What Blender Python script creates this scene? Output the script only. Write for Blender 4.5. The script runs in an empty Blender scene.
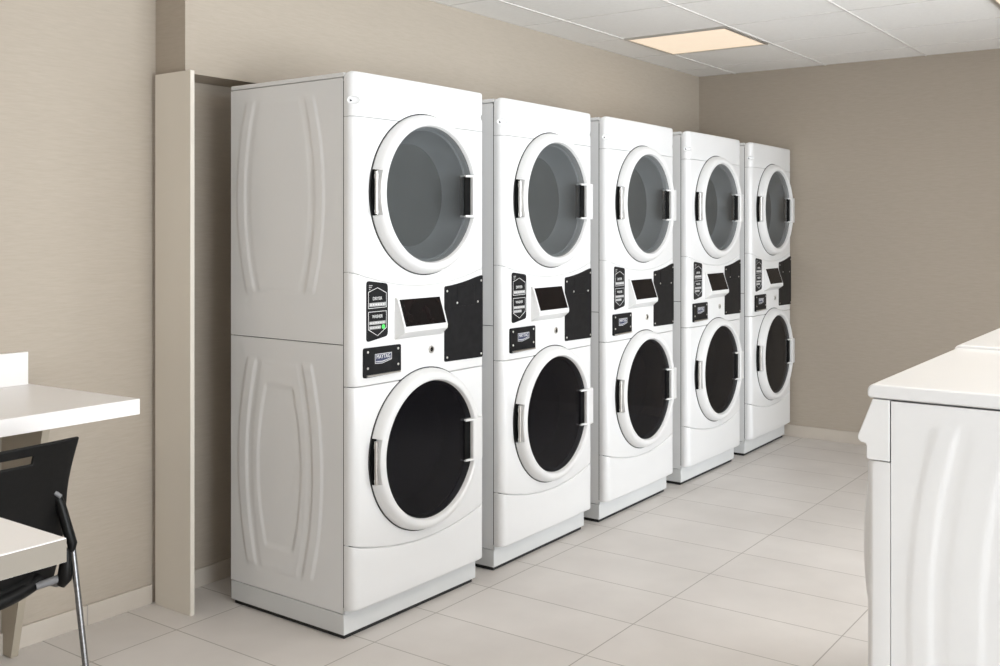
import bpy, bmesh, math, random
from mathutils import Vector, Matrix

random.seed(7)
SC = bpy.context.scene
COL = SC.collection
PI = math.pi

# ------------------------------------------------------------------ camera
TH = 0.6247
cam_data = bpy.data.cameras.new('camera')
cam = bpy.data.objects.new('camera', cam_data)
COL.objects.link(cam)
cam.location = (0.0, 0.0, 1.3058)
cam.rotation_euler = (PI / 2, 0, TH - PI / 2)
cam_data.sensor_width = 36.0
cam_data.lens = 36.0 * 1023.07 / 1000.0
cam_data.shift_y = -(333.0 - 229.65) / 1000.0
cam_data.clip_start = 0.02
SC.camera = cam

# ------------------------------------------------------------------ world, exposure
SC.view_settings.view_transform = 'Standard'
SC.view_settings.look = 'None'
SC.view_settings.exposure = 0.36
SC.view_settings.gamma = 1.0
SC.view_settings.use_curve_mapping = False
world = bpy.data.worlds.new('daylight')
SC.world = world
world.use_nodes = True
wn = world.node_tree.nodes
wn['Background'].inputs[0].default_value = (0.80, 0.90, 1.0, 1)
wn['Background'].inputs[1].default_value = 1.6

# room limits
XF, XB, YW, YR, ZC = 6.325, -2.0, 3.085, -1.5, 2.327
YS, ZS, XS = 2.92, 1.843, 2.209          # bulkhead face, its underside, its left end


def area(name, loc, rot, sx, sy, power, col):
    l = bpy.data.lights.new(name, 'AREA')
    l.shape = 'RECTANGLE'
    l.size, l.size_y, l.energy, l.color = sx, sy, power, col
    o = bpy.data.objects.new(name, l)
    o.location, o.rotation_euler = loc, rot
    COL.objects.link(o)
    return o


# added fill lamp outside an unseen, added window, to brighten the room
WIN_R = (0.0, 5.0, 0.06, 2.22)          # x0, x1, z0, z1 in the right wall
area('added_fill_right', ((WIN_R[0] + WIN_R[1]) / 2, YR - 0.25, 1.05), (PI / 2 + 0.06, 0, 0), 4.9, 2.0, 195, (0.94, 0.975, 1.0))


# ------------------------------------------------------------------ materials
def mat(name, col, rough=0.5, metal=0.0, coat=0.0, spec=0.5, emit=None, strength=0.0):
    m = bpy.data.materials.new(name)
    m.use_nodes = True
    b = m.node_tree.nodes['Principled BSDF']
    b.inputs['Base Color'].default_value = (*col, 1)
    b.inputs['Roughness'].default_value = rough
    b.inputs['Metallic'].default_value = metal
    b.inputs['Coat Weight'].default_value = coat
    b.inputs['Coat Roughness'].default_value = 0.08
    b.inputs['Specular IOR Level'].default_value = spec
    if emit:
        b.inputs['Emission Color'].default_value = (*emit, 1)
        b.inputs['Emission Strength'].default_value = strength
    return m


def noise_variation(m, c1, c2, scale, stretch=(1, 1, 1), detail=4, bump=0.0, lo=0.35, hi=0.65, dist=0.002):
    nt = m.node_tree
    N, L = nt.nodes, nt.links
    b = N['Principled BSDF']
    tc = N.new('ShaderNodeTexCoord')
    mp = N.new('ShaderNodeMapping')
    mp.inputs['Scale'].default_value = stretch
    no = N.new('ShaderNodeTexNoise')
    no.inputs['Scale'].default_value = scale
    no.inputs['Detail'].default_value = detail
    rp = N.new('ShaderNodeValToRGB')
    rp.color_ramp.elements[0].position, rp.color_ramp.elements[1].position = lo, hi
    rp.color_ramp.elements[0].color = (*c1, 1)
    rp.color_ramp.elements[1].color = (*c2, 1)
    L.new(tc.outputs['Object'], mp.inputs['Vector'])
    L.new(mp.outputs['Vector'], no.inputs['Vector'])
    L.new(no.outputs['Fac'], rp.inputs['Fac'])
    L.new(rp.outputs['Color'], b.inputs['Base Color'])
    if bump:
        bp = N.new('ShaderNodeBump')
        bp.inputs['Strength'].default_value = bump
        bp.inputs['Distance'].default_value = dist
        L.new(no.outputs['Fac'], bp.inputs['Height'])
        L.new(bp.outputs['Normal'], b.inputs['Normal'])
    return m


M = {}
M['enamel'] = noise_variation(mat('white_enamel', (0.86, 0.86, 0.86), 0.28, coat=0.25), (0.770, 0.772, 0.774), (0.785, 0.786, 0.787), 3.0)
M['pedestal'] = noise_variation(mat('white_steel_pedestal', (0.8, 0.8, 0.8), 0.38), (0.65, 0.66, 0.66), (0.68, 0.69, 0.69), 4.0)
M['plastic'] = noise_variation(mat('white_plastic', (0.86, 0.86, 0.855), 0.33), (0.765, 0.766, 0.765), (0.785, 0.786, 0.784), 6.0)
M['dark_core'] = noise_variation(mat('dark_filler', (0.03, 0.03, 0.03), 0.8), (0.025, 0.025, 0.025), (0.04, 0.04, 0.04), 20.0)  # near-black filler colour, stands in for shade inside the machine gaps
M['black'] = noise_variation(mat('black_panel', (0.012, 0.012, 0.013), 0.4, spec=0.12), (0.010, 0.010, 0.011), (0.015, 0.015, 0.016), 40.0)
M['recess'] = noise_variation(mat('black_recess', (0.006, 0.006, 0.006), 0.7, spec=0.1), (0.005, 0.005, 0.005), (0.008, 0.008, 0.008), 30.0)
M['rubber'] = noise_variation(mat('black_rubber', (0.015, 0.015, 0.015), 0.7), (0.012, 0.012, 0.012), (0.02, 0.02, 0.02), 50.0)
M['screen'] = noise_variation(mat('display_screen', (0.012, 0.008, 0.008), 0.2, spec=0.12), (0.006, 0.005, 0.005), (0.009, 0.006, 0.006), 25.0)
M['steel'] = noise_variation(mat('brushed_steel', (0.62, 0.60, 0.57), 0.3, metal=1.0), (0.60, 0.58, 0.55), (0.66, 0.64, 0.61), 30.0, (1, 1, 12))
M['chrome'] = noise_variation(mat('grey_chrome', (0.3, 0.3, 0.3), 0.3, metal=1.0), (0.24, 0.24, 0.245), (0.30, 0.30, 0.305), 30.0, (1, 1, 6))
M['dull'] = noise_variation(mat('dull_grey_metal', (0.3, 0.3, 0.3), 0.5), (0.16, 0.16, 0.165), (0.20, 0.20, 0.205), 30.0)
M['print'] = noise_variation(mat('white_print', (0.75, 0.75, 0.75), 0.5), (0.73, 0.73, 0.73), (0.78, 0.78, 0.78), 60.0)
M['print_grey'] = noise_variation(mat('grey_print', (0.42, 0.42, 0.42), 0.5), (0.40, 0.40, 0.40), (0.45, 0.45, 0.45), 60.0)
M['navy'] = noise_variation(mat('navy_print', (0.02, 0.03, 0.09), 0.4), (0.018, 0.028, 0.08), (0.025, 0.035, 0.1), 60.0)
M['led'] = mat('green_indicator', (0.05, 0.4, 0.08), 0.4, emit=(0.08, 0.75, 0.12), strength=0.6)
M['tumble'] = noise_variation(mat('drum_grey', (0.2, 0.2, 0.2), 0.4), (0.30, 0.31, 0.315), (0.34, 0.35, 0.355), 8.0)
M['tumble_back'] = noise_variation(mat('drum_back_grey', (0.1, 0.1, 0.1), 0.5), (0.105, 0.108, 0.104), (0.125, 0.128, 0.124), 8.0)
M['bowl'] = noise_variation(mat('dark_bowl', (0.01, 0.01, 0.012), 0.4), (0.006, 0.006, 0.008), (0.01, 0.01, 0.013), 8.0)
M['laminate'] = noise_variation(mat('white_laminate', (0.8, 0.77, 0.75), 0.35), (0.86, 0.835, 0.82), (0.88, 0.855, 0.84), 3.0)
M['endpanel'] = noise_variation(mat('beige_laminate', (0.6, 0.52, 0.43), 0.4), (0.74, 0.69, 0.61), (0.76, 0.71, 0.63), 3.0, (1, 1, 0.2))
M['edge'] = noise_variation(mat('taupe_edge_band', (0.4, 0.36, 0.3), 0.45), (0.22, 0.195, 0.16), (0.24, 0.213, 0.176), 3.0)
M['bracket'] = noise_variation(mat('taupe_laminate', (0.5, 0.44, 0.36), 0.45), (0.40, 0.35, 0.28), (0.43, 0.38, 0.30), 3.0)
M['chair'] = noise_variation(mat('black_chair_plastic', (0.012, 0.012, 0.012), 0.4, spec=0.2), (0.004, 0.004, 0.004), (0.006, 0.006, 0.006), 80.0, bump=0.15, dist=0.0005)
M['ceiling'] = noise_variation(mat('ceiling_tile', (0.75, 0.72, 0.68), 0.9), (0.87, 0.855, 0.83), (0.90, 0.885, 0.86), 60.0, bump=0.1)
M['tbar'] = noise_variation(mat('ceiling_grid_paint', (0.8, 0.78, 0.75), 0.5), (0.72, 0.70, 0.67), (0.76, 0.74, 0.71), 10.0)
M['wood'] = noise_variation(mat('added_frame_paint', (0.8, 0.8, 0.78), 0.5), (0.78, 0.78, 0.76), (0.82, 0.82, 0.80), 10.0)


def wall_material():
    """woven horizontal grasscloth wallpaper"""
    m = mat('grasscloth_wallpaper', (0.5, 0.43, 0.34), 0.75, spec=0.25)
    nt = m.node_tree
    N, L = nt.nodes, nt.links
    b = N['Principled BSDF']
    tc = N.new('ShaderNodeTexCoord')
    outs = []
    for sc, st, det in ((1.0, (26, 26, 330), 3), (1.0, (16, 16, 130), 2), (1.0, (1.2, 1.2, 3), 2)):
        mp = N.new('ShaderNodeMapping')
        mp.inputs['Scale'].default_value = st
        no = N.new('ShaderNodeTexNoise')
        no.inputs['Scale'].default_value = sc
        no.inputs['Detail'].default_value = det
        L.new(tc.outputs['Object'], mp.inputs['Vector'])
        L.new(mp.outputs['Vector'], no.inputs['Vector'])
        outs.append(no.outputs['Fac'])
    a1 = N.new('ShaderNodeMath'); a1.operation = 'ADD'
    a2 = N.new('ShaderNodeMath'); a2.operation = 'MULTIPLY_ADD'
    L.new(outs[0], a1.inputs[0]); L.new(outs[1], a1.inputs[1])
    L.new(outs[2], a2.inputs[0]); a2.inputs[1].default_value = 0.25
    L.new(a1.outputs[0], a2.inputs[2])
    rp = N.new('ShaderNodeValToRGB')
    rp.color_ramp.elements[0].position, rp.color_ramp.elements[1].position = 0.25, 1.0
    mr = N.new('ShaderNodeMapRange')
    mr.inputs['From Min'].default_value, mr.inputs['From Max'].default_value = 0.55, 1.7
    L.new(a2.outputs[0], mr.inputs['Value'])
    L.new(mr.outputs['Result'], rp.inputs['Fac'])
    rp.color_ramp.elements[0].color = (0.430, 0.375, 0.310, 1)
    rp.color_ramp.elements[1].color = (0.474, 0.416, 0.347, 1)
    L.new(rp.outputs['Color'], b.inputs['Base Color'])
    bp = N.new('ShaderNodeBump')
    bp.inputs['Strength'].default_value = 0.12
    bp.inputs['Distance'].default_value = 0.002
    L.new(a1.outputs[0], bp.inputs['Height'])
    L.new(bp.outputs['Normal'], b.inputs['Normal'])
    return m


def tile_material(name, bw, rh, off, swap=None, dark=(0.40, 0.37, 0.335), c1=(0.690, 0.655, 0.625), c2=(0.725, 0.690, 0.660)):
    m = mat(name, (0.6, 0.55, 0.5), 0.42, spec=0.4)
    nt = m.node_tree
    N, L = nt.nodes, nt.links
    b = N['Principled BSDF']
    tc = N.new('ShaderNodeTexCoord')
    mp = N.new('ShaderNodeMapping')
    mp.inputs['Location'].default_value = off
    if swap:
        mp.inputs['Rotation'].default_value = swap
    br = N.new('ShaderNodeTexBrick')
    br.offset = 0.0
    br.squash = 1.0
    br.inputs['Scale'].default_value = 1.0
    br.inputs['Brick Width'].default_value = bw
    br.inputs['Row Height'].default_value = rh
    br.inputs['Mortar Size'].default_value = 0.0022
    br.inputs['Mortar Smooth'].default_value = 0.15
    br.inputs['Bias'].default_value = 0.0
    br.inputs['Color1'].default_value = (*c1, 1)
    br.inputs['Color2'].default_value = (*c2, 1)
    br.inputs['Mortar'].default_value = (*dark, 1)
    no = N.new('ShaderNodeTexNoise')
    no.inputs['Scale'].default_value = 3.5
    no.inputs['Detail'].default_value = 6
    mx = N.new('ShaderNodeMixRGB')
    mx.blend_type = 'MULTIPLY'
    mx.inputs['Fac'].default_value = 1.0
    rp = N.new('ShaderNodeValToRGB')
    rp.color_ramp.elements[0].position, rp.color_ramp.elements[1].position = 0.3, 0.7
    rp.color_ramp.elements[0].color = (0.93, 0.925, 0.92, 1)
    rp.color_ramp.elements[1].color = (1.04, 1.04, 1.04, 1)
    L.new(tc.outputs['Object'], mp.inputs['Vector'])
    L.new(mp.outputs['Vector'], br.inputs['Vector'])
    L.new(tc.outputs['Object'], no.inputs['Vector'])
    L.new(no.outputs['Fac'], rp.inputs['Fac'])
    L.new(br.outputs['Color'], mx.inputs['Color1'])
    L.new(rp.outputs['Color'], mx.inputs['Color2'])
    L.new(mx.outputs['Color'], b.inputs['Base Color'])
    bp = N.new('ShaderNodeBump')
    bp.invert = True
    bp.inputs['Strength'].default_value = 0.3
    bp.inputs['Distance'].default_value = 0.002
    L.new(br.outputs['Fac'], bp.inputs['Height'])
    L.new(bp.outputs['Normal'], b.inputs['Normal'])
    return m


def glass_material(name, tint, gloss_rough, ior, see, opaque=0.3):
    """dark door glass: part see-through tint, part mirror"""
    m = bpy.data.materials.new(name)
    m.use_nodes = True
    nt = m.node_tree
    N, L = nt.nodes, nt.links
    for n in list(N):
        N.remove(n)
    out = N.new('ShaderNodeOutputMaterial')
    tr = N.new('ShaderNodeBsdfTransparent')
    tr.inputs['Color'].default_value = (*see, 1)
    di = N.new('ShaderNodeBsdfDiffuse')
    no = N.new('ShaderNodeTexNoise')
    no.inputs['Scale'].default_value = 5.0
    rp = N.new('ShaderNodeValToRGB')
    rp.color_ramp.elements[0].color = (*[c * 0.9 for c in tint], 1)
    rp.color_ramp.elements[1].color = (*[c * 1.1 for c in tint], 1)
    L.new(no.outputs['Fac'], rp.inputs['Fac'])
    L.new(rp.outputs['Color'], di.inputs['Color'])
    m1 = N.new('ShaderNodeMixShader')
    m1.inputs['Fac'].default_value = opaque
    L.new(tr.outputs[0], m1.inputs[1])
    L.new(di.outputs[0], m1.inputs[2])
    gl = N.new('ShaderNodeBsdfGlossy')
    gl.inputs['Roughness'].default_value = gloss_rough
    fr = N.new('ShaderNodeFresnel')
    fr.inputs['IOR'].default_value = ior
    m2 = N.new('ShaderNodeMixShader')
    L.new(fr.outputs[0], m2.inputs['Fac'])
    L.new(m1.outputs[0], m2.inputs[1])
    L.new(gl.outputs[0], m2.inputs[2])
    L.new(m2.outputs[0], out.inputs['Surface'])
    return m


M['wall'] = wall_material()
M['floor'] = tile_material('floor_tile', 0.305, 0.5925, (-2.70 + 0.305 * 20, -1.6235 + 0.5925 * 10, 0))
M['base_x'] = tile_material('baseboard_tile_side', 0.30, 1.0, (-1.94 + 0.3 * 20, 0.4, 0.3), (PI / 2, 0, 0), c1=(0.56, 0.505, 0.44), c2=(0.60, 0.545, 0.48))
M['base_y'] = tile_material('baseboard_tile_end', 0.60, 1.0, (-1.955 + 0.6 * 20, 0.4, 0.3), (PI / 2, 0, PI / 2), c1=(0.56, 0.505, 0.44), c2=(0.60, 0.545, 0.48))
M['glass_up'] = glass_material('grey_dryer_glass', (0.10, 0.105, 0.107), 0.03, 1.32, (0.80, 0.82, 0.83))
M['glass_low'] = glass_material('black_washer_glass', (0.006, 0.006, 0.008), 0.03, 1.24, (0.35, 0.36, 0.4), 0.75)
M['pane'] = glass_material('added_pane_glass', (0.8, 0.8, 0.8), 0.0, 1.45, (1, 1, 1))
M['pane'].node_tree.nodes['Mix Shader'].inputs['Fac'].default_value = 0.0
_d = mat('light_diffuser', (0.85, 0.8, 0.7), 0.5, emit=(1.0, 0.81, 0.61), strength=0.63)
_e = mat('added_bright_diffuser', (0.85, 0.8, 0.7), 0.5, emit=(1.0, 0.90, 0.785), strength=9.5)  # only for the unseen lights added to brighten the room
M['diffuser_added'] = noise_variation(_e, (0.30, 0.28, 0.25), (0.32, 0.30, 0.27), 12.0)
M['diffuser'] = noise_variation(_d, (0.30, 0.28, 0.25), (0.32, 0.30, 0.27), 12.0)


# ------------------------------------------------------------------ mesh helpers
def link(o, parent=None):
    COL.objects.link(o)
    if parent:
        o.parent = parent
    return o


def build(name, bm, m, parent=None, bevel=0.0, seg=2, smooth=True, angle=40):
    bmesh.ops.recalc_face_normals(bm, faces=bm.faces[:])
    me = bpy.data.meshes.new(name)
    bm.to_mesh(me)
    bm.free()
    me.materials.append(m)
    if smooth:
        for p in me.polygons:
            p.use_smooth = True
        me.set_sharp_from_angle(angle=math.radians(angle))
    o = link(bpy.data.objects.new(name, me), parent)
    if bevel:
        b = o.modifiers.new('bevel', 'BEVEL')
        b.width, b.segments, b.limit_method, b.angle_limit = bevel, seg, 'ANGLE', math.radians(35)
        b.harden_normals = True
    return o


def box(bm, x0, x1, y0, y1, z0, z1):
    v = [bm.verts.new(p) for p in ((x0, y0, z0), (x1, y0, z0), (x1, y1, z0), (x0, y1, z0),
                                   (x0, y0, z1), (x1, y0, z1), (x1, y1, z1), (x0, y1, z1))]
    for f in ((0, 3, 2, 1), (4, 5, 6, 7), (0, 1, 5, 4), (1, 2, 6, 5), (2, 3, 7, 6), (3, 0, 4, 7)):
        bm.faces.new([v[i] for i in f])
    return bm


def bx(*a):
    return box(bmesh.new(), *a)


def prism(bm, pts, f0, f1):
    """pts 2-D outline; f0, f1 turn (a, b) into 3-D for the two caps"""
    a = [bm.verts.new(f0(*p)) for p in pts]
    b = [bm.verts.new(f1(*p)) for p in pts]
    n = len(pts)
    bm.faces.new(a)
    bm.faces.new(b[::-1])
    for i in range(n):
        j = (i + 1) % n
        bm.faces.new((a[i], a[j], b[j], b[i]))
    return bm


def prism_y(bm, pts, y0, y1):
    return prism(bm, pts, lambda x, z: (x, y0, z), lambda x, z: (x, y1, z))


def prism_x(bm, pts, x0, x1):
    return prism(bm, pts, lambda y, z: (x0, y, z), lambda y, z: (x1, y, z))


def prism_z(bm, pts, z0, z1):
    return prism(bm, pts, lambda x, y: (x, y, z0), lambda x, y: (x, y, z1))


def lathe_y(bm, prof, cx, cz, n=72, a0=0.0, a1=2 * PI, closed_prof=False):
    """revolve (r, y) about the axis through (cx, cz) parallel to Y"""
    full = abs(a1 - a0 - 2 * PI) < 1e-6
    rings = []
    cnt = n if full else n + 1
    for i in range(cnt):
        t = a0 + (a1 - a0) * i / n
        rings.append([bm.verts.new((cx + r * math.cos(t), y, cz + r * math.sin(t))) for r, y in prof])
    m = len(prof)
    for i in range(n):
        A, B = rings[i], rings[(i + 1) % cnt]
        for k in range(m if closed_prof else m - 1):
            l = (k + 1) % m
            bm.faces.new((A[k], A[l], B[l], B[k]))
    if not full and closed_prof:
        bm.faces.new(rings[0])
        bm.faces.new(rings[-1][::-1])
    return rings


def disc_y(bm, r, y, cx, cz, n=72):
    bm.faces.new([bm.verts.new((cx + r * math.cos(2 * PI * i / n), y, cz + r * math.sin(2 * PI * i / n))) for i in range(n)])


def tube(bm, pts, r, n=12, cap=True):
    pts = [Vector(p) for p in pts]
    rings = []
    up = None
    for i, p in enumerate(pts):
        t = (pts[min(i + 1, len(pts) - 1)] - pts[max(i - 1, 0)]).normalized()
        if up is None:
            up = Vector((0, 0, 1)) if abs(t.z) < 0.9 else Vector((1, 0, 0))
        s = t.cross(up).normalized()
        up = s.cross(t).normalized()
        rr = r[i] if isinstance(r, (list, tuple)) else r
        rings.append([bm.verts.new(p + s * rr * math.cos(2 * PI * k / n) + up * rr * math.sin(2 * PI * k / n)) for k in range(n)])
    for A, B in zip(rings, rings[1:]):
        for k in range(n):
            l = (k + 1) % n
            bm.faces.new((A[k], A[l], B[l], B[k]))
    if cap:
        bm.faces.new(rings[0])
        bm.faces.new(rings[-1][::-1])
    return bm


def rounded(pts, r, seg=5):
    """round the corners of a 2-D polygon"""
    out = []
    n = len(pts)
    for i in range(n):
        p0, p1, p2 = Vector(pts[i - 1]), Vector(pts[i]), Vector(pts[(i + 1) % n])
        a, b = (p0 - p1), (p2 - p1)
        rr = min(r, a.length * 0.45, b.length * 0.45)
        a.normalize(); b.normalize()
        s, e = p1 + a * rr, p1 + b * rr
        for k in range(seg + 1):
            t = k / seg
            q = s * (1 - t) ** 2 + p1 * 2 * t * (1 - t) + e * t ** 2
            out.append((q.x, q.y))
    return out


def tag(o, label=None, cat=None, group=None, kind=None):
    if label: o['label'] = label
    if cat: o['category'] = cat
    if group: o['group'] = group
    if kind: o['kind'] = kind
    return o


def empty(name, loc, rz=0.0):
    o = bpy.data.objects.new(name, None)
    o.empty_display_size = 0.1
    o.location, o.rotation_euler = loc, (0, 0, rz)
    return link(o)


def copy_tree(o, parent=None):
    c = o.copy()
    COL.objects.link(c)
    if parent:
        c.parent = parent
    for ch in list(o.children):
        copy_tree(ch, c)
    return c


def text(name, body, size, loc, m, parent, sx=1.0, extrude=0.0003):
    cu = bpy.data.curves.new(name, 'FONT')
    cu.body, cu.size, cu.align_x, cu.align_y, cu.extrude = body, size, 'CENTER', 'CENTER', extrude
    cu.materials.append(m)
    tmp = link(bpy.data.objects.new(name, cu))
    me = bpy.data.meshes.new_from_object(tmp.evaluated_get(bpy.context.evaluated_depsgraph_get()))
    bpy.data.objects.remove(tmp)
    o = link(bpy.data.objects.new(name, me), parent)
    o.location, o.rotation_euler = loc, (PI / 2, 0, 0)
    o.scale = (sx, 1, 1)
    return o


def struct(name, bm, m, bevel=0.0, smooth=False, label=None):
    o = build(name, bm, m, None, bevel, smooth=smooth)
    tag(o, label, None, None, 'structure')
    return o


# ------------------------------------------------------------------ room shell
struct('floor', bx(XB, XF + 0.1, YR, YW + 0.1, -0.06, 0.0), M['floor'], label='beige floor of long rectangular tiles')
struct('ceiling', bx(XB, XF + 0.1, YR, YW + 0.1, ZC, ZC + 0.06), M['ceiling'], label='white suspended tile ceiling')
struct('wall_left', bx(XB, XF + 0.1, YW, YW + 0.1, 0, ZC), M['wall'], label='beige woven wallpaper wall behind the counter')
struct('wall_far', bx(XF, XF + 0.1, YR, YW, 0, ZC), M['wall'], label='beige wallpaper end wall')
struct('wall_bulkhead', bx(XS, XF, YS, YW, ZS, ZC), M['wall'], label='beige bulkhead wall above the stacked machines')


def wall_with_opening(name, axis, a0, a1, o, p0, p1):
    bm = bmesh.new()
    for (u0, u1, z0, z1) in ((a0, o[0], 0, ZC), (o[1], a1, 0, ZC), (o[0], o[1], 0, o[2]), (o[0], o[1], o[3], ZC)):
        if axis == 'x':
            box(bm, u0, u1, p0, p1, z0, z1)
        else:
            box(bm, p0, p1, u0, u1, z0, z1)
    return struct(name, bm, M['wall'])


wall_with_opening('wall_right', 'x', XB, XF + 0.1, WIN_R, YR - 0.12, YR)
struct('wall_rear', bx(XB - 0.12, XB, YR - 0.12, YW + 0.1, 0, ZC), M['wall'])


def window(name, axis, o, p):
    root = empty(name, (0, 0, 0))
    tag(root, None, None, None, 'structure')
    fr = bmesh.new()
    n = 5 if axis == 'x' else 2
    bars = [(o[0], o[1], o[2], o[2] + 0.05), (o[0], o[1], o[3] - 0.05, o[3])]
    for i in range(n + 1):
        c = o[0] + (o[1] - o[0]) * i / n
        bars.append((max(o[0], c - 0.025), min(o[1], c + 0.025), o[2] + 0.05, o[3] - 0.05))
    gl = bmesh.new()
    for (u0, u1, z0, z1) in bars:
        if axis == 'x':
            box(fr, u0, u1, p - 0.09, p - 0.03, z0, z1)
        else:
            box(fr, p - 0.09, p - 0.03, u0, u1, z0, z1)
    e = 0.05
    if axis == 'x':
        box(gl, o[0] + e, o[1] - e, p - 0.064, p - 0.060, o[2] + e, o[3] - e)
    else:
        box(gl, p - 0.064, p - 0.060, o[0] + e, o[1] - e, o[2] + e, o[3] - e)
    f = build('added_window_frame', fr, M['wood'], root, smooth=False)
    g = build('added_window_pane', gl, M['pane'], root, smooth=False)
    f['kind'] = g['kind'] = 'structure'


window('added_window_1', 'x', WIN_R, YR)  # unseen glazing, added and sized to let fill light in

# tiled baseboards
struct('baseboard_left', bx(XB, 2.1885, YW - 0.010, YW, 0, 0.067), M['base_x'], bevel=0.0015, label='tile baseboard under the wallpaper wall')
struct('baseboard_niche', bx(2.2065, XF, YW - 0.010, YW, 0, 0.067), M['base_x'], bevel=0.0015, label='tile baseboard behind the stacked machines')
struct('baseboard_far', bx(XF - 0.010, XF, YR, YW - 0.010, 0, 0.072), M['base_y'], bevel=0.0015, label='tile baseboard along the end wall')
# tall end panel closing the recess of the machines
struct('trim_1', bx(2.189, 2.206, 2.866, 3.060, 0, ZS + 0.002), M['endpanel'], bevel=0.0012, label='tall beige laminate panel beside the first stacked machine')

# ceiling grid
gx = [5.4 - 0.585 * i for i in range(-1, 13)]
gy = [2.665 - 0.592 * i for i in range(0, 8)]
bm = bmesh.new()
for x in gx:
    box(bm, x - 0.004, x + 0.004, YR, YS, ZC - 0.002, ZC + 0.001)
for y in gy:
    if y > YR:
        box(bm, XB, XF, y - 0.0050, y + 0.0050, ZC - 0.004, ZC + 0.001)
box(bm, XS, XF, YS - 0.015, YS, ZC - 0.0008, ZC + 0.001)
box(bm, XF - 0.015, XF, YR, YS, ZC - 0.0008, ZC + 0.001)
struct('trim_2', bm, M['tbar'], label='painted metal grid of the suspended ceiling')

# recessed ceiling lights
def ceiling_light(x0, y0, label, kind='diffuser', first={}):
    if kind not in first:
        r = empty('ceiling_light', (0, 0, 0))
        f = bmesh.new()
        w, h = 0.573, 0.576
        for (a, b, c, d) in ((0, w, 0, 0.014), (0, w, h - 0.014, h), (0, 0.014, 0.014, h - 0.014), (w - 0.014, w, 0.014, h - 0.014)):
            box(f, a, b, c, d, -0.010, -0.0005)
        build('light_frame', f, M['steel'], r, smooth=False)
        build('diffuser', bx(0.014, w - 0.014, 0.014, h - 0.014, -0.006, -0.0005), M[kind], r, smooth=False)
        first[kind] = r
    else:
        r = copy_tree(first[kind])
    r.location = (x0, y0, ZC)
    tag(r, label, 'ceiling light', 'square recessed ceiling lights')
    return r


ceiling_light(5.4 - 0.579, 2.665 - 0.584, 'glowing warm square ceiling light above the last stacked machines')
ceiling_light(5.4 - 0.579, 2.665 - 0.592 * 3 - 0.584, 'glowing square ceiling light cut off by the top right corner of the photo')

for (lx, ly, lb) in ((3.645, 0.297, 'added bright ceiling light, unseen, above the middle of the aisle'),
                     (2.475, 0.297, 'added bright ceiling light, unseen, above the aisle before the machines'),
                     (0.135, 0.889, 'added bright ceiling light, unseen, above the camera'),
                     ):
    ceiling_light(lx - 0.579, ly - 0.584, lb, 'diffuser_added')  # out of view, added to raise the light on fronts and floor


# ------------------------------------------------------------------ laundry machine pieces (local frame: front = -y)
W, D, FY = 0.686, 0.555, -0.042
HW = W / 2


def sstep(e0, e1, x):
    t = min(1.0, max(0.0, (x - e0) / (e1 - e0)))   # works for falling edges too (e0 > e1)
    return t * t * (3 - 2 * t)


def emboss(y, z, p):
    """height of the pressed pattern in a steel side panel"""
    yc, zc, zh, wm, wd, band, inner, iz0, iz1, amp = p
    t = (z - zc) / zh
    if abs(t) > 1.12:
        return 0.0
    w = wm - wd * t * t
    a = abs(y - yc)
    end = 1 - sstep(0.95, 1.02, abs(t))
    ridge = sstep(w + 0.010, w - 0.003, a) * sstep(w - band - 0.010, w - band + 0.003, a) * end
    field = sstep(w - band - 0.022, w - band - 0.036, a) * (1 - sstep(0.965, 1.0, abs(t)))
    h = amp * ridge + amp * 0.45 * field
    ti = (z - (iz0 + iz1) / 2) / ((iz1 - iz0) / 2)
    if abs(ti) < 1.1 and inner > 0:
        wi = inner - 0.042 * ti * ti
        h -= amp * 0.9 * sstep(wi + 0.010, wi - 0.004, a) * (1 - sstep(0.955, 1.0, abs(ti)))
    return h


def cabinet(z0, z1, p, ny=112, nz=110, gap=0.003):
    bm = bmesh.new()
    y0, y1 = gap, D
    for side in (0, 1):
        rows = []
        for j in range(nz + 1):
            z = z0 + (z1 - z0) * j / nz
            row = []
            for i in range(ny + 1):
                y = y0 + (y1 - y0) * i / ny
                e = emboss(y, z, p)
                row.append(bm.verts.new((-e if side == 0 else W + e, y, z)))
            rows.append(row)
        for j in range(nz):
            for i in range(ny):
                bm.faces.new((rows[j][i], rows[j][i + 1], rows[j + 1][i + 1], rows[j + 1][i]))
    for q in (((0, y1, z0), (W, y1, z0), (W, y1, z1), (0, y1, z1)),
              ((0, y0, z0), (W, y0, z0), (W, y1, z0), (0, y1, z0)), ((0, y0, z1), (W, y0, z1), (W, y1, z1), (0, y1, z1))):
        bm.faces.new([bm.verts.new(v) for v in q])
    return bm


def front_profile(n=28, r=0.032, fy=FY, bow=0.004, back=0.0):
    """plan of a front panel: round corners, nearly flat front"""
    pts = [(0.0, back), (0.0, back - 0.004)]
    for k in range(9):
        a = PI + (PI / 2) * k / 8
        pts.append((r + r * math.cos(a), fy + r + r * math.sin(a)))
    for k in range(1, n):
        x = r + (W - 2 * r) * k / n
        pts.append((x, fy - bow * (1 - ((x - HW) / (HW - r)) ** 2)))
    right = [(W - x, y) for x, y in pts[:11]][::-1]
    return pts + right


PROF = front_profile()


def front_y(x):
    r = 0.032
    if r < x < W - r:
        return FY - 0.004 * (1 - ((x - HW) / (HW - r)) ** 2)
    return FY


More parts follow.
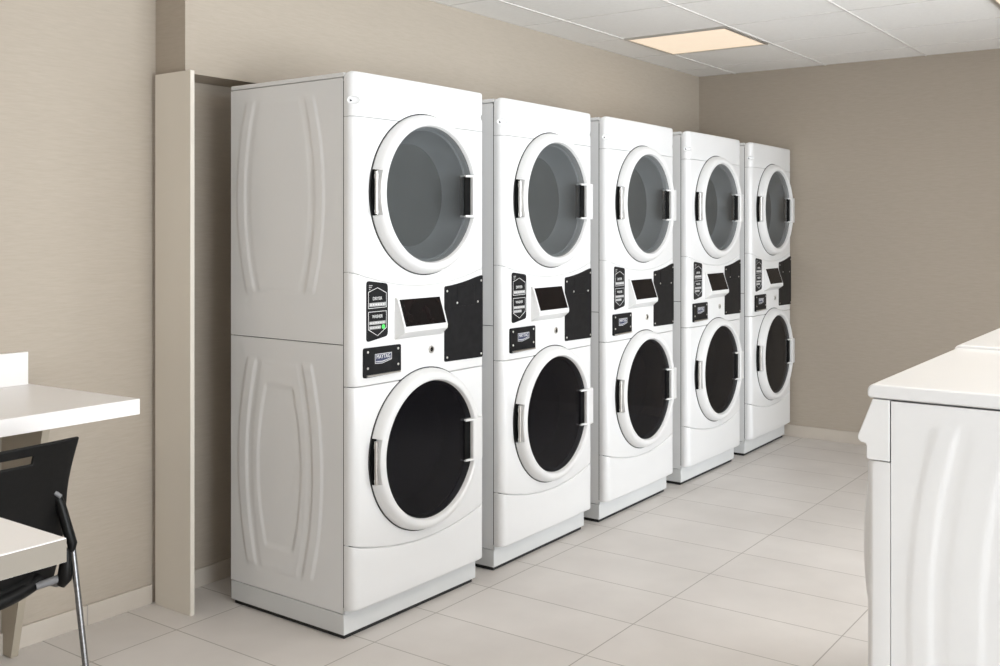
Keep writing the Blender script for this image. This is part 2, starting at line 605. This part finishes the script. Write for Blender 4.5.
def front_panel(zlo, zhi, rt=0.003, rb=0.003, corner=0.0, prof_xy=None):
    """shell between two seams; zlo, zhi are functions of x; rt, rb round the top and bottom edges"""
    bm = bmesh.new()
    cols = []
    for x, y in (prof_xy or PROF):
        a, b = zlo(x), zhi(x)
        if corner:
            d = min(x, W - x)
            if d < corner:
                b -= corner - math.sqrt(max(0, corner ** 2 - (corner - d) ** 2))
        col = []
        prof = []
        for k in range(4):
            t = (PI / 2) * k / 3
            prof.append((a + rb * (1 - math.sin(t)), rb * (1 - math.cos(t))))
        prof = [(a + rb * (1 - math.cos(PI / 2 * k / 3)), rb * (1 - math.sin(PI / 2 * k / 3))) for k in range(4)]
        prof += [(a + (b - a) * f, 0.0) for f in (0.25, 0.5, 0.75)]
        prof += [(b - rt * (1 - math.sin(PI / 2 * (1 - k / 3))) if False else b - rt + rt * math.sin(PI / 2 * k / 3), rt * (1 - math.cos(PI / 2 * k / 3))) for k in range(4)]
        fac = min(1.0, max(0.0, -y / 0.02))
        for z, ins in prof:
            col.append(bm.verts.new((x, y + ins * fac, z)))
        cols.append(col)
    for A, B in zip(cols, cols[1:]):
        for k in range(len(A) - 1):
            bm.faces.new((A[k], A[k + 1], B[k + 1], B[k]))
    bm.faces.new([c[0] for c in cols])
    bm.faces.new([c[-1] for c in cols][::-1])
    bm.faces.new(cols[0] + cols[-1][::-1])
    return bm


def arc(edge, mid):
    return lambda x: mid + (edge - mid) * ((x - HW) / HW) ** 2


def const(z):
    return lambda x: z


def bore(o, cx, cz, r, y0, y1):
    """cut a round opening through a panel"""
    cb = bmesh.new()
    tube(cb, [(cx, y0, cz), (cx, y1, cz)], r, 72)
    carve(o, cb)


def carve(o, cb):
    cut = build('cutter', cb, M['enamel'])
    bpy.context.view_layer.update()
    md = o.modifiers.new('cut', 'BOOLEAN')
    md.operation, md.solver, md.object = 'DIFFERENCE', 'EXACT', cut
    me = bpy.data.meshes.new_from_object(o.evaluated_get(bpy.context.evaluated_depsgraph_get()))
    o.modifiers.clear()
    o.data = me
    bpy.data.objects.remove(cut)
    me.set_sharp_from_angle(angle=math.radians(40))


def door(root, cx, cz, R, kind, deep=True):
    """round porthole door; the ring is the part, glass, handle and hinge are its sub-parts"""
    s = FY - 0.003                       # skin of the front panel
    H0, H1 = cz - 0.076, cz + 0.074      # hinge and handle gap
    ring = bmesh.new()
    prof = [(R, s + 0.004), (R - 0.001, s - 0.010), (R - 0.006, s - 0.026), (R - 0.013, s - 0.036), (R - 0.021, s - 0.041),
            (R - 0.030, s - 0.042), (R - 0.037, s - 0.039), (R - 0.0405, s - 0.033), (R - 0.042, s - 0.026), (R - 0.046, s - 0.004), (R - 0.046, s + 0.004)]
    ha = math.asin(0.075 / R)
    # the ring is thinner along the hinge gap on the left
    if not deep:
        lathe_y(ring, prof, cx, cz, 104, closed_prof=True)
    else:
        lathe_y(ring, prof, cx, cz, 88, -PI + ha, PI - ha, True)
    prof2 = [(R - 0.0135, s + 0.004), (R - 0.0135, s - 0.0355), (R - 0.021, s - 0.041)] + prof[5:]
    if deep:
        lathe_y(ring, prof2, cx, cz, 16, PI - ha, PI + ha, True)
    d = build(kind + '_door', ring, M['plastic'], root, angle=35)
    # shadow gap gasket
    g = bmesh.new()
    lathe_y(g, [(R + 0.0035, s + 0.006), (R + 0.0035, s - 0.0012), (R - 0.004, s - 0.0012), (R - 0.004, s + 0.006)], cx, cz, 88, closed_prof=True)
    build('door_gasket', g, M['rubber'], d)
    # bowl seen through the glass
    b = bmesh.new()
    dp = 0.075 if deep else 0.010
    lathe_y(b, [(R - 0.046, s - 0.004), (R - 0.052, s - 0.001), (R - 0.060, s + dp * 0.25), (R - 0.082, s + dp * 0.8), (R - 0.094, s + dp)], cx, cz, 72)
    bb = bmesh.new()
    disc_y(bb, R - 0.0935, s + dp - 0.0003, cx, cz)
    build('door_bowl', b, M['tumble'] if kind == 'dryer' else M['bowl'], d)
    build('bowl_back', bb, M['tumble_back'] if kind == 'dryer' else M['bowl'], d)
    gl = bmesh.new()
    rg = R - 0.0425
    pr = [(rg, s - 0.022), (rg, s - 0.026)] + [(rg * k, s - 0.026 - 0.003 * (1 - k * k)) for k in (0.8, 0.6, 0.4, 0.2)]
    rings = lathe_y(gl, pr, cx, cz, 72)
    gl.faces.new([r[-1] for r in rings])
    build('door_glass', gl, M['glass_up'] if kind == 'dryer' else M['glass_low'], d)
    # handle on the right: black finger pocket and white grip bar
    px0, px1 = cx + 0.178, cx + 0.211
    pk = bmesh.new()
    box(pk, px0, px1 - 0.001, s - 0.0325, s - 0.006, H0 + 0.004, H1 - 0.004)
    build('handle_pocket', pk, M['recess'], d, bevel=0.002)
    hb = bmesh.new()
    prism_z(hb, [(px1 - 0.003, s - 0.006), (px1 - 0.003, s - 0.0440), (px1 + 0.002, s - 0.0475), (cx + R - 0.016, s - 0.0465), (cx + R - 0.003, s - 0.038), (cx + R - 0.0005, s - 0.006)], H0, H1)
    for z in (H0, H1 - 0.008):
        prism_z(hb, [(px0 - 0.001, s - 0.010), (px0 + 0.001, s - 0.036), (px1, s - 0.046), (px1, s - 0.010)], z, z + 0.008)
    build('handle', hb, M['plastic'], d, bevel=0.002)
    if not deep:
        return d
    # hinge on the left: black gap and steel barrel
    hg = bmesh.new()
    a0 = cx - R * math.cos(ha)
    lathe_y(hg, [(R - 0.0015, s + 0.004), (R - 0.0015, s - 0.008), (R - 0.015, s - 0.010), (R - 0.015, s + 0.004)], cx, cz, 12, PI - ha, PI + ha, True)
    build('hinge_pocket', hg, M['recess'], d)
    hp = bmesh.new()
    xh = cx - R + 0.0080
    tube(hp, [(xh, s - 0.022, H0 + 0.006), (xh, s - 0.022, H1 - 0.006)], 0.0058, 14)
    tube(hp, [(xh, s - 0.022, H1 - 0.030), (xh, s - 0.022, H1 - 0.016)], 0.0070, 14)
    tube(hp, [(xh, s - 0.022, H0 + 0.012), (xh, s - 0.022, H0 + 0.020)], 0.0070, 14)
    build('hinge', hp, M['steel'], d)
    return d


def screw(parent, x, z, y, r=0.0042, name='screw'):
    b = bmesh.new()
    lathe_y(b, [(r, 0.001), (r, -0.0012), (r * 0.7, -0.0022), (0.0004, -0.0026)], 0, 0, 12)
    o = build(name, b, M['steel'], parent)
    o.location = (x, y, z)
    return o


def ring_outline(pts, t):
    """2-D loop -> inner loop shrunk towards its middle by about t"""
    cx = sum(p[0] for p in pts) / len(pts)
    cy = sum(p[1] for p in pts) / len(pts)
    out = []
    for x, y in pts:
        dx, dy = x - cx, y - cy
        out.append((x - math.copysign(min(t, abs(dx)), dx), y - math.copysign(min(t, abs(dy)), dy)))
    return out


def outline(bm, pts, t, y0, y1):
    inn = ring_outline(pts, t)
    n = len(pts)
    for y in (y0, y1):
        a = [bm.verts.new((p[0], y, p[1])) for p in pts]
        b = [bm.verts.new((p[0], y, p[1])) for p in inn]
        for i in range(n):
            j = (i + 1) % n
            bm.faces.new((a[i], a[j], b[j], b[i]))


def make_stack():
    root = empty('stacked_washer_dryer', (0, 0, 0))
    # pedestal
    pd = build('pedestal', bx(0.0, 0.680, 0.0, D, 0.0145, 0.0806), M['pedestal'], root, bevel=0.003)
    for fx, fy_ in ((0.04, 0.035), (0.64, 0.035), (0.04, D - 0.04), (0.64, D - 0.04)):
        b = bmesh.new()
        tube(b, [(fx, fy_, 0.0), (fx, fy_, 0.0128)], [0.026, 0.024], 16)
        build('foot', b, M['rubber'], pd)
    build('gap_shade', bx(0.010, 0.670, 0.010, D - 0.01, 0.0, 0.0144), M['rubber'], pd, smooth=False)  # black filler that paints the shade under the pedestal
    build('front_rail', bx(0.004, 0.6795, -0.0004, 0.02, 0.0804, 0.0952), M['pedestal'], pd, smooth=False)
    chb = prism_x(bmesh.new(), [(0.0205, 0.0800), (D - 0.004, 0.0800), (D - 0.004, 1.780), (-0.020, 1.780), (-0.020, 0.1000), (0.0205, 0.1000)], 0.007, W - 0.007)
    cha = build('dark_core', chb, M['dark_core'], root, smooth=False)  # added dark box, paints the shade seen through the panel seams
    bore(cha, HW, 1.4255, 0.224, -0.1, 0.13)
    bore(cha, HW, 0.5600, 0.226, -0.1, 0.13)
    yc = 0.306
    build('washer_cabinet', cabinet(0.0835, 0.9365, (yc, 0.510, 0.355, 0.204, 0.050, 0.038, 0.103, 0.232, 0.786, 0.0036)), M['enamel'], root, angle=60)
    build('dryer_cabinet', cabinet(0.9395, 1.7895, (yc, 1.418, 0.325, 0.212, 0.050, 0.036, 0.0, 1.15, 1.68, 0.0026)), M['enamel'], root, angle=60)
    build('top_cover', bx(0.001, W - 0.001, 0.002, D + 0.002, 1.7920, 1.8070), M['enamel'], root, bevel=0.003)
    # five front panels
    g = 0.0013
    build('lower_panel', front_panel(const(0.0955), lambda x: arc(0.303, 0.252)(x) - g, 0.004, 0.008), M['enamel'], root)
    wf = build('washer_front', front_panel(lambda x: arc(0.303, 0.252)(x) + g, const(0.8055 - g), 0.003, 0.005), M['enamel'], root)
    build('control_panel', front_panel(const(0.8055 + g), lambda x: arc(1.170, 1.1155)(x) - g * 0.6, 0.002, 0.003), M['plastic'], root)
    df = build('dryer_front', front_panel(lambda x: arc(1.170, 1.1155)(x) + g * 0.6, const(1.6655 - g * 0.6), 0.002, 0.004), M['enamel'], root)
    bore(wf, HW, 0.5600, 0.226, -0.1, 0.1)
    bore(df, HW, 1.4255, 0.224, -0.1, 0.1)
    # top fascia with a scooped notch at each upper corner
    tp = build('top_panel', front_panel(const(1.6655 + g * 0.6), const(1.8090), 0.010, 0.002, 0.012), M['enamel'], root)
    for sx in (0.0085, W - 0.0085):
        cb = bmesh.new()
        bmesh.ops.create_uvsphere(cb, u_segments=24, v_segments=16, radius=1.0, matrix=Matrix.Translation((sx, -0.034, 1.7170)) @ Matrix.Rotation(math.radians(49 if sx < 0.3 else -49), 4, 'Z') @ Matrix.Diagonal((0.012, 0.029, 0.0130, 1)))
        carve(tp, cb)
    tp.data.set_sharp_from_angle(angle=math.radians(40))
    b = bmesh.new()
    tube(b, [(0.0145, -0.020, 1.716), (0.0085, -0.0225, 1.716)], 0.0024, 10)
    build('screw', b, M['dark_core'], tp)
    # doors
    door(root, HW, 1.4255, 0.2715, 'dryer')
    door(root, HW, 0.5600, 0.2735, 'washer')

    # ---- instruction sticker
    f = front_y(0.1)
    st = bmesh.new()
    sp = [(0.058, 0.944), (0.110, 0.944), (0.157, 0.961), (0.157, 1.130), (0.132, 1.138), (0.066, 1.141), (0.058, 1.133)]
    sp = [(0.057, 0.945), (0.156, 0.959), (0.156, 1.130), (0.057, 1.142)]
    prism_y(st, rounded(sp, 0.013), f - 0.0016, f + 0.004)
    stk = build('instruction_sticker', st, M['black'], root)
    yt = f - 0.0020
    ln = bmesh.new()
    outline(ln, [(0.064, 1.052), (0.149, 1.053), (0.149, 1.101), (0.107, 1.119), (0.064, 1.106)], 0.0016, yt, yt + 0.0004)
    outline(ln, [(0.064, 0.984), (0.107, 0.962), (0.149, 0.986), (0.149, 1.042), (0.064, 1.042)], 0.0016, yt, yt + 0.0004)
    build('border_line', ln, M['print'], stk, smooth=False)
    text('lettering', 'DRYER', 0.0150, (0.106, yt, 1.083), M['print'], stk, 0.95)
    text('lettering', 'WASHER', 0.0150, (0.106, yt, 1.025), M['print'], stk, 0.80)
    for (x0, x1, z0, z1) in ((0.069, 0.146, 1.058, 1.070), (0.069, 0.144, 1.000, 1.010), (0.069, 0.122, 0.985, 0.995)):
        build('text_block', bx(x0, x1, yt, yt + 0.0008, z0, z1), M['print_grey'], stk, smooth=False)
        bars = bmesh.new()
        n = int((x1 - x0) / 0.012)
        for k in range(n):
            xx = x0 + 0.004 + k * (x1 - x0 - 0.006) / n
            box(bars, xx, xx + 0.006, yt - 0.0004, yt + 0.0002, z0 + 0.004, z1 - 0.004)
        build('printed_dash', bars, M['print'], stk, smooth=False)
    ic = bmesh.new()
    box(ic, 0.067, 0.083, yt, yt + 0.0008, 1.1245, 1.1275)
    box(ic, 0.067, 0.079, yt, yt + 0.0008, 1.1185, 1.1215)
    box(ic, 0.068, 0.073, yt, yt + 0.0008, 1.112, 1.115)
    build('printed_icon', ic, M['print_grey'], stk, smooth=False)

    # ---- name plate with four screws
    f = front_y(0.13)
    pl = bmesh.new()
    prism_y(pl, rounded([(0.042, 0.8315), (0.215, 0.8345), (0.215, 0.927), (0.042, 0.927)], 0.008), f - 0.006, f + 0.004)
    plate = build('name_plate', pl, M['black'], root, bevel=0.001)
    for x, z in ((0.057, 0.914), (0.200, 0.914), (0.057, 0.862), (0.200, 0.862)):
        screw(plate, x, z, f - 0.006)
    yp = f - 0.0062
    lg = bmesh.new()
    lo = [(0.089, 0.8745), (0.122, 0.8725), (0.168, 0.8820), (0.168, 0.9050), (0.089, 0.9050)]
    prism_y(lg, lo, yp - 0.0004, yp + 0.001)
    build('emblem_field', lg, M['navy'], plate, smooth=False)
    eo = bmesh.new()
    outline(eo, lo, 0.0019, yp - 0.0008, yp)
    prism_y(eo, [(0.093, 0.8800), (0.125, 0.8780), (0.164, 0.8855), (0.164, 0.8868), (0.125, 0.8805), (0.093, 0.8818)], yp - 0.0008, yp)
    build('emblem_border', eo, M['print'], plate, smooth=False)
    text('lettering', 'MAYTAG', 0.0185, (0.1285, yp - 0.0008, 0.8945), M['print'], plate, 0.88)
    sl = bmesh.new()
    box(sl, 0.050, 0.208, f - 0.0125, f - 0.003, 0.8350, 0.8405)
    build('slot_lip', sl, M['steel'], plate, bevel=0.001)

    # ---- display pod
    f = FY - 0.0025
    pod = bmesh.new()
    base = [(0.188, 0.942), (0.432, 0.942), (0.432, 1.084), (0.188, 1.084)]
    v0 = [pod.verts.new((x, f + 0.004, z)) for x, z in base]
    v1 = [pod.verts.new((x, f, z)) for x, z in base]
    x0, x1 = 0.199, 0.421
    t = [pod.verts.new(p) for p in ((x0, f - 0.004, 1.079), (x1, f - 0.004, 1.079), (x1, f - 0.037, 0.980), (x0, f - 0.037, 0.980))]
    l = [pod.verts.new(p) for p in ((x0, f - 0.036, 0.967), (x1, f - 0.036, 0.967))]
    pod.faces.new(v0)
    for i in range(4):
        j = (i + 1) % 4
        pod.faces.new((v0[i], v0[j], v1[j], v1[i]))
    pod.faces.new((t[0], t[1], t[2], t[3]))
    pod.faces.new((t[3], t[2], l[1], l[0]))
    pod.faces.new((l[0], l[1], v1[1], v1[0]))
    pod.faces.new((v1[3], v1[2], t[1], t[0]))
    pod.faces.new((v1[0], v1[3], t[0], t[3], l[0]))
    pod.faces.new((v1[2], v1[1], l[1], t[2], t[1]))
    po = build('display_pod', pod, M['plastic'], root, bevel=0.006, seg=3)
    nv = Vector((0, -0.099, -0.033)).normalized()
    nv = Vector((0, -0.099, 0.033)).normalized()          # outward normal of the sloping face
    sc = bmesh.new()

    def on_face(x, s):                                     # s: 0 top .. 1 bottom of the sloping face
        p = Vector((x, f - 0.004 - 0.033 * s, 1.079 - 0.099 * s))
        return p
    q = [on_face(0.206, 0.055), on_face(0.412, 0.055), on_face(0.412, 0.945), on_face(0.206, 0.945)]
    a = [sc.verts.new(p + nv * 0.0016) for p in q]
    b2 = [sc.verts.new(p - nv * 0.003) for p in q]
    sc.faces.new(a)
    sc.faces.new(b2[::-1])
    for i in range(4):
        j = (i + 1) % 4
        sc.faces.new((a[i], b2[i], b2[j], a[j]))
    build('screen', sc, M['screen'], po, bevel=0.001)

    # ---- black coin panel
    f = front_y(0.55)
    pts = [(0.443, 0.843), (0.662, 0.8400), (0.662, 1.1400)]
    for k in range(1, 6):
        x = 0.662 + (0.443 - 0.662) * k / 6
        pts.append((x, arc(1.170, 1.1155)(x) - 0.0135 - 0.006 * (1 - k / 6)))
    pts.append((0.443, arc(1.170, 1.1155)(0.443) - 0.0135))
    cp = bmesh.new()
    cpts = rounded(pts[:3], 0.007)
    poly = rounded([pts[0], pts[1], pts[2], pts[-1]], 0.008, 4)
    # replace the straight top edge with the curved one
    top = [p for p in poly]
    i_r = max(range(len(top)), key=lambda i: top[i][1])
    poly2 = []
    for i, p in enumerate(top):
        poly2.append(p)
        if i == 14:
            poly2 += pts[3:-1]
    prism_y(cp, poly2, f - 0.0035, f + 0.006)
    coin = build('coin_panel', cp, M['black'], root)
    for x, z in ((0.457, 1.090), (0.652, 1.120), (0.652, 0.853), (0.457, 0.857), (0.513, 1.046), (0.632, 1.044)):
        screw(coin, x, z, f - 0.0035)
    cf = bx(0.515, 0.612, f - 0.0046, f - 0.003, 1.034, 1.106)
    build('slot_cover', cf, M['black'], coin, bevel=0.0008)

    # ---- lock
    f = front_y(0.369)
    lk = bmesh.new()
    lathe_y(lk, [(0.0130, 0.004), (0.0130, -0.003), (0.0115, -0.0045), (0.0080, -0.0045), (0.0070, -0.002)], 0, 0, 28)
    lock = build('lock', lk, M['steel'], root)
    lock.location = (0.372, f, 0.894)
    kh = bmesh.new()
    lathe_y(kh, [(0.0075, 0.001), (0.0075, -0.0025), (0.0010, -0.0030)], 0, 0, 20)
    build('keyhole', kh, M['recess'], lock)
    return root


stack = make_stack()
SX = [2.3500, 3.1540, 3.9490, 4.7740, 5.6040]
SLAB = [
    'white stacked washer and dryer nearest the camera, its whole embossed left side showing',
    'white stacked washer and dryer second along the row, right after the nearest one',
    'white stacked washer and dryer in the middle of the row of five',
    'white stacked washer and dryer fourth along the row, just before the last one',
    'white stacked washer and dryer at the far end of the row beside the end wall',
]
SROT = [-0.8, 0.8, 0.8, 0.2, 1.3]
SDX = [-0.004, 0.0, 0.0, 0.0, 0.0]
stacks = []
for i, x in enumerate(SX):
    r = stack if i == 0 else copy_tree(stack)
    r.location = (x + SDX[i], 2.3030, 0)
    r.rotation_euler = (0, 0, math.radians(SROT[i]))
    tag(r, SLAB[i], 'washer dryer', 'stacked washer dryers along the wall')
    stacks.append(r)
# the nearest stack shows a lit green mark on its sticker
stk0 = [c for c in stack.children if c.name.startswith('instruction_sticker')][0]
gb = bmesh.new()
lathe_y(gb, [(0.0075, front_y(0.1) + 0.001), (0.0075, front_y(0.1) - 0.0026), (0.001, front_y(0.1) - 0.0030)], 0.134, 0.9905, 18)
tag(build('indicator_light', gb, M['led'], stk0), 'lit green mark')


# ------------------------------------------------------------------ low washers on the right
def make_washer():
    root = empty('washing_machine', (0, 0, 0))
    top = 1.030
    pd = build('pedestal', bx(0.003, W - 0.003, 0.0, D + 0.06, 0.0125, 0.238), M['pedestal'], root, bevel=0.003)
    for fx, fy_ in ((0.04, 0.035), (0.64, 0.035), (0.04, D), (0.64, D)):
        b = bmesh.new()
        tube(b, [(fx, fy_, 0.0), (fx, fy_, 0.0128)], [0.026, 0.024], 16)
        build('foot', b, M['rubber'], pd)
    build('dark_core', bx(0.007, W - 0.007, -0.020, D - 0.01, 0.236, 0.998), M['dark_core'], root, smooth=False)  # dark box inside, its colour gives the seams their shade
    build('cabinet', cabinet(0.240, 1.0020, (0.300, 0.625, 0.345, 0.266, 0.046, 0.030, 0.148, 0.30, 0.95, 0.0015), 112, 110, 0.0012), M['enamel'], root, angle=60)
    # lid with a rounded front edge
    lp = [(D + 0.01, 1.0045), (-0.035, 1.0045), (-0.0405, 1.008)]
    for k in range(7):
        a = PI - (PI / 2) * k / 6
        lp.append((-0.0405 + 0.013 + 0.013 * math.cos(a), top - 0.013 + 0.013 * math.sin(a)))
    lp.append((D + 0.01, top))
    b = bmesh.new()
    prism_x(b, lp, 0.0, W)
    build('lid', b, M['enamel'], root, bevel=0.004, seg=3)
    # sloping console
    cpn = [(-0.001, 1.0030), (-0.031, 1.0034)]
    cpn += [(-0.0545, 0.942), (-0.0570, 0.935), (-0.0565, 0.929), (-0.0520, 0.9245), (-0.0430, 0.9225), (-0.0418, 0.917), (-0.0418, 0.8975), (-0.039, 0.8950), (-0.001, 0.8945)]
    b = bmesh.new()
    prism_x(b, cpn, 0.0, W)
    con = build('console', b, M['plastic'], root, bevel=0.0025, angle=50)
    nrm = Vector((0, -0.0584, 0.0185)).normalized()
    # small screen and dial on the sloping console
    def fpt(x, s):
        return Vector((x, -0.031 - 0.0185 * s, 1.0034 - 0.0584 * s))
    q = [fpt(0.36, 0.15), fpt(0.52, 0.15), fpt(0.52, 0.85), fpt(0.36, 0.85)]
    s_ = bmesh.new()
    a = [s_.verts.new(p + nrm * 0.0012) for p in q]
    c = [s_.verts.new(p - nrm * 0.002) for p in q]
    s_.faces.new(a); s_.faces.new(c[::-1])
    for i in range(4):
        j = (i + 1) % 4
        s_.faces.new((a[i], c[i], c[j], a[j]))
    build('screen', s_, M['screen'], con)
    # front skin and door
    g = 0.0013
    build('front_panel', front_panel(const(0.243), const(0.8930), 0.008, 0.010, 0.0, front_profile(r=0.014)), M['enamel'], root)
    dr = door(root, HW, 0.715, 0.2735, 'washer', False)
    for o in [dr] + list(dr.children):                 # hung the other way round, and shallower
        for v in o.data.vertices:
            v.co.x = W - v.co.x
            v.co.y = FY + (v.co.y - FY) * 0.68
        o.data.flip_normals()
    return root


def place_washer(o, xl, yf, dz, label):
    o.location = (xl + W, yf, 0)
    o.scale = (1, 1, 1 + dz)
    o.rotation_euler = (0, 0, PI)
    tag(o, label, 'washing machine', 'low washing machines on the right')


w1 = make_washer()
w2 = copy_tree(w1)
place_washer(w1, 1.8720, 0.4985, 0, 'low white washing machine in the right foreground with sloping console and embossed side')
place_washer(w2, 2.5680, 0.4985, 0.006, 'low white washing machine just behind the foreground washer, only its lid showing')

# ------------------------------------------------------------------ wall counter
ct = empty('wall_counter', (1.4, YW, 0))
tag(ct, 'white laminate wall counter with raised backsplash and thick edge', 'counter')


def child_build(name, bm, m, root, **k):
    bmesh.ops.translate(bm, verts=bm.verts[:], vec=-Vector(root.location))
    return build(name, bm, m, root, **k)


b = bmesh.new()
prism_z(b, [(0.10, 2.550), (1.7745, 2.551), (1.7425, YW - 0.0005), (0.10, YW - 0.0005)], 0.7770, 0.8220)
child_build('countertop', b, M['laminate'], ct, bevel=0.0015)
child_build('backsplash', bx(0.10, 1.7310, YW - 0.020, YW - 0.0005, 0.8222, 0.9245), M['laminate'], ct, bevel=0.0012)
for xx in (1.655, 0.35):
    b = bmesh.new()
    prism_x(b, [(YW - 0.0005, 0.0), (3.030, 0.0), (2.838, 0.7768), (YW - 0.0005, 0.7768)], xx, xx + 0.024)
    child_build('support_panel', b, M['bracket'], ct, bevel=0.001)
child_build('apron_rail', bx(0.374, 1.655, YW - 0.024, YW - 0.0005, 0.70, 0.7768), M['bracket'], ct, bevel=0.001)

# ------------------------------------------------------------------ near table
tb = empty('table', (0.42, 1.96, 0))
tag(tb, 'white laminate table with thick beige edge in the near left corner', 'table')
b = bx(-0.18, 1.0210, 1.6830, 2.235, 0.7168, 0.7600)
child_build('tabletop', b, M['laminate'], tb, bevel=0.0012)
tag(child_build('edge_band', bx(-0.1795, 1.0205, 1.6818, 1.6832, 0.7178, 0.7582), M['edge'], tb), 'beige edge strip')
b = bmesh.new()
tube(b, [(0.42, 1.96, 0.02), (0.42, 1.96, 0.717)], 0.04, 24)
child_build('column', b, M['chrome'], tb)
b = bmesh.new()
tube(b, [(0.42, 1.96, 0.0), (0.42, 1.96, 0.012), (0.42, 1.96, 0.022)], [0.26, 0.26, 0.20], 40)
child_build('base_plate', b, M['chrome'], tb)

# ------------------------------------------------------------------ chair tucked under the counter
CX, CY = 1.205, 2.335
ch = empty('stacking_chair', (CX, CY, 0))
tag(ch, 'black plastic chair with slotted back and thin metal legs between table and counter', 'chair')


def half_w(z):
    pts = [(0.42, 0.216), (0.50, 0.229), (0.58, 0.231), (0.66, 0.227), (0.70, 0.228), (0.74, 0.233), (0.775, 0.239), (0.80, 0.243)]
    for (z0, w0), (z1, w1) in zip(pts, pts[1:]):
        if z <= z1:
            return w0 + (w1 - w0) * (z - z0) / (z1 - z0)
    return pts[-1][1]


b = bmesh.new()
NU, ZZ = 24, [0.420, 0.450, 0.480, 0.51, 0.54, 0.57, 0.60, 0.63, 0.66, 0.69, 0.715, 0.742, 0.748, 0.768, 0.775, 0.786, 0.793]
US = sorted(set([-1 + 2 * i / NU for i in range(NU + 1)] + [-0.5, 0.5]))
rows = []
for z in ZZ:
    row = []
    for u in US:
        x = u * half_w(z)
        v = (z - 0.485) / 0.31
        y = 0.035 - 0.055 * v + 0.028 * u * u * (1 - 0.4 * v)
        row.append(b.verts.new((x, y, z)))
    rows.append(row)
for j in range(len(ZZ) - 1):
    for i in range(len(US) - 1):
        if ZZ[j] >= 0.7479 and ZZ[j + 1] <= 0.7681 and -0.5 <= US[i] and US[i + 1] <= 0.5:
            continue
        b.faces.new((rows[j][i], rows[j][i + 1], rows[j + 1][i + 1], rows[j + 1][i]))
bk = build('backrest', b, M['chair'], ch)
md = bk.modifiers.new('thickness', 'SOLIDIFY'); md.thickness, md.offset = 0.010, 0.0
md = bk.modifiers.new('round', 'BEVEL'); md.width, md.segments, md.limit_method = 0.003, 2, 'ANGLE'
# seat with rolled rear and side lips
b = bmesh.new()
rows = []
NV = 18
for j in range(NV + 1):
    v = j / NV
    row = []
    for i in range(NU + 1):
        u = -1 + 2 * i / NU
        wv = 0.185 + 0.03 * math.sin(PI * min(1, v * 1.2))
        y = 0.030 + 0.40 * v
        z = 0.452 + 0.012 * u * u + 0.012 * (1 - v) ** 2
        rr = 0.0
        if v < 0.12:                                  # rear lip drops
            z -= 0.030 * (1 - v / 0.12) ** 2 * (1 - 0.35 * u * u)
        if v > 0.85:
            z -= 0.030 * ((v - 0.85) / 0.15) ** 2
        c = 0.045 * max(0, abs(u) - 0.75) / 0.25
        if v < 0.12:
            y += c * (1 - v / 0.12)
        row.append(b.verts.new((u * wv, y, z)))
    rows.append(row)
for j in range(NV):
    for i in range(NU):
        b.faces.new((rows[j][i], rows[j][i + 1], rows[j + 1][i + 1], rows[j + 1][i]))
se = build('seat', b, M['chair'], ch)
md = se.modifiers.new('thickness', 'SOLIDIFY'); md.thickness, md.offset = 0.012, 0.0
md = se.modifiers.new('round', 'BEVEL'); md.width, md.segments, md.limit_method = 0.004, 2, 'ANGLE'
# rolled rear lip of the seat
b = bmesh.new()
lip = []
for i in range(17):
    u = -1 + 2 * i / 16
    lip.append((u * 0.168, 0.030 + 0.020 * abs(u) ** 3, 0.424 + 0.024 * abs(u) ** 2.2))
tube(b, lip, 0.0175, 14)
build('seat_lip', b, M['chair'], se)
for s in (-1, 1):
    up = bmesh.new()
    tube(up, [(s * 0.200, 0.026, 0.655), (s * 0.208, 0.018, 0.625), (s * 0.221, 0.008, 0.560), (s * 0.227, 0.000, 0.530), (s * 0.225, 0.000, 0.512)], [0.009, 0.012, 0.013, 0.012, 0.008], 12)
    upo = build('back_support', up, M['chair'], ch)
    tip = bmesh.new()
    tube(tip, [(s * 0.190, 0.016, 0.662), (s * 0.203, 0.010, 0.650)], [0.0055, 0.0055], 10)
    build('metal_tip', tip, M['dull'], upo)
    kn = bmesh.new()
    tube(kn, [(s * 0.214, 0.006, 0.520), (s * 0.214, 0.006, 0.480), (s * 0.211, 0.008, 0.446), (s * 0.204, 0.012, 0.430)], [0.010, 0.016, 0.018, 0.010], 12)
    build('frame_joint', kn, M['chair'], ch)
    cr = bmesh.new()
    tube(cr, [(s * 0.206, 0.012, 0.450), (s * 0.150, 0.030, 0.440)], [0.010, 0.009], 10)
    build('cross_brace', cr, M['dull'], ch)
    lg = bmesh.new()
    tube(lg, [(s * 0.228, 0.000, 0.520), (s * 0.237, -0.036, 0.262), (s * 0.246, -0.072, 0.006)], 0.0075, 12)
    lgo = build('leg', lg, M['chrome'], ch)
    ft = bmesh.new()
    tube(ft, [(s * 0.246, -0.072, 0.0), (s * 0.2455, -0.070, 0.018)], 0.011, 12)
    build('rubber_foot', ft, M['rubber'], lgo)
    lg = bmesh.new()
    tube(lg, [(s * 0.205, 0.030, 0.430), (s * 0.200, 0.08, 0.428), (s * 0.200, 0.34, 0.428), (s * 0.215, 0.39, 0.40), (s * 0.230, 0.44, 0.006)], 0.0075, 12)
    lgo = build('leg', lg, M['chrome'], ch)
    ft = bmesh.new()
    tube(ft, [(s * 0.230, 0.44, 0.0), (s * 0.2295, 0.439, 0.018)], 0.011, 12)
    build('rubber_foot', ft, M['rubber'], lgo)
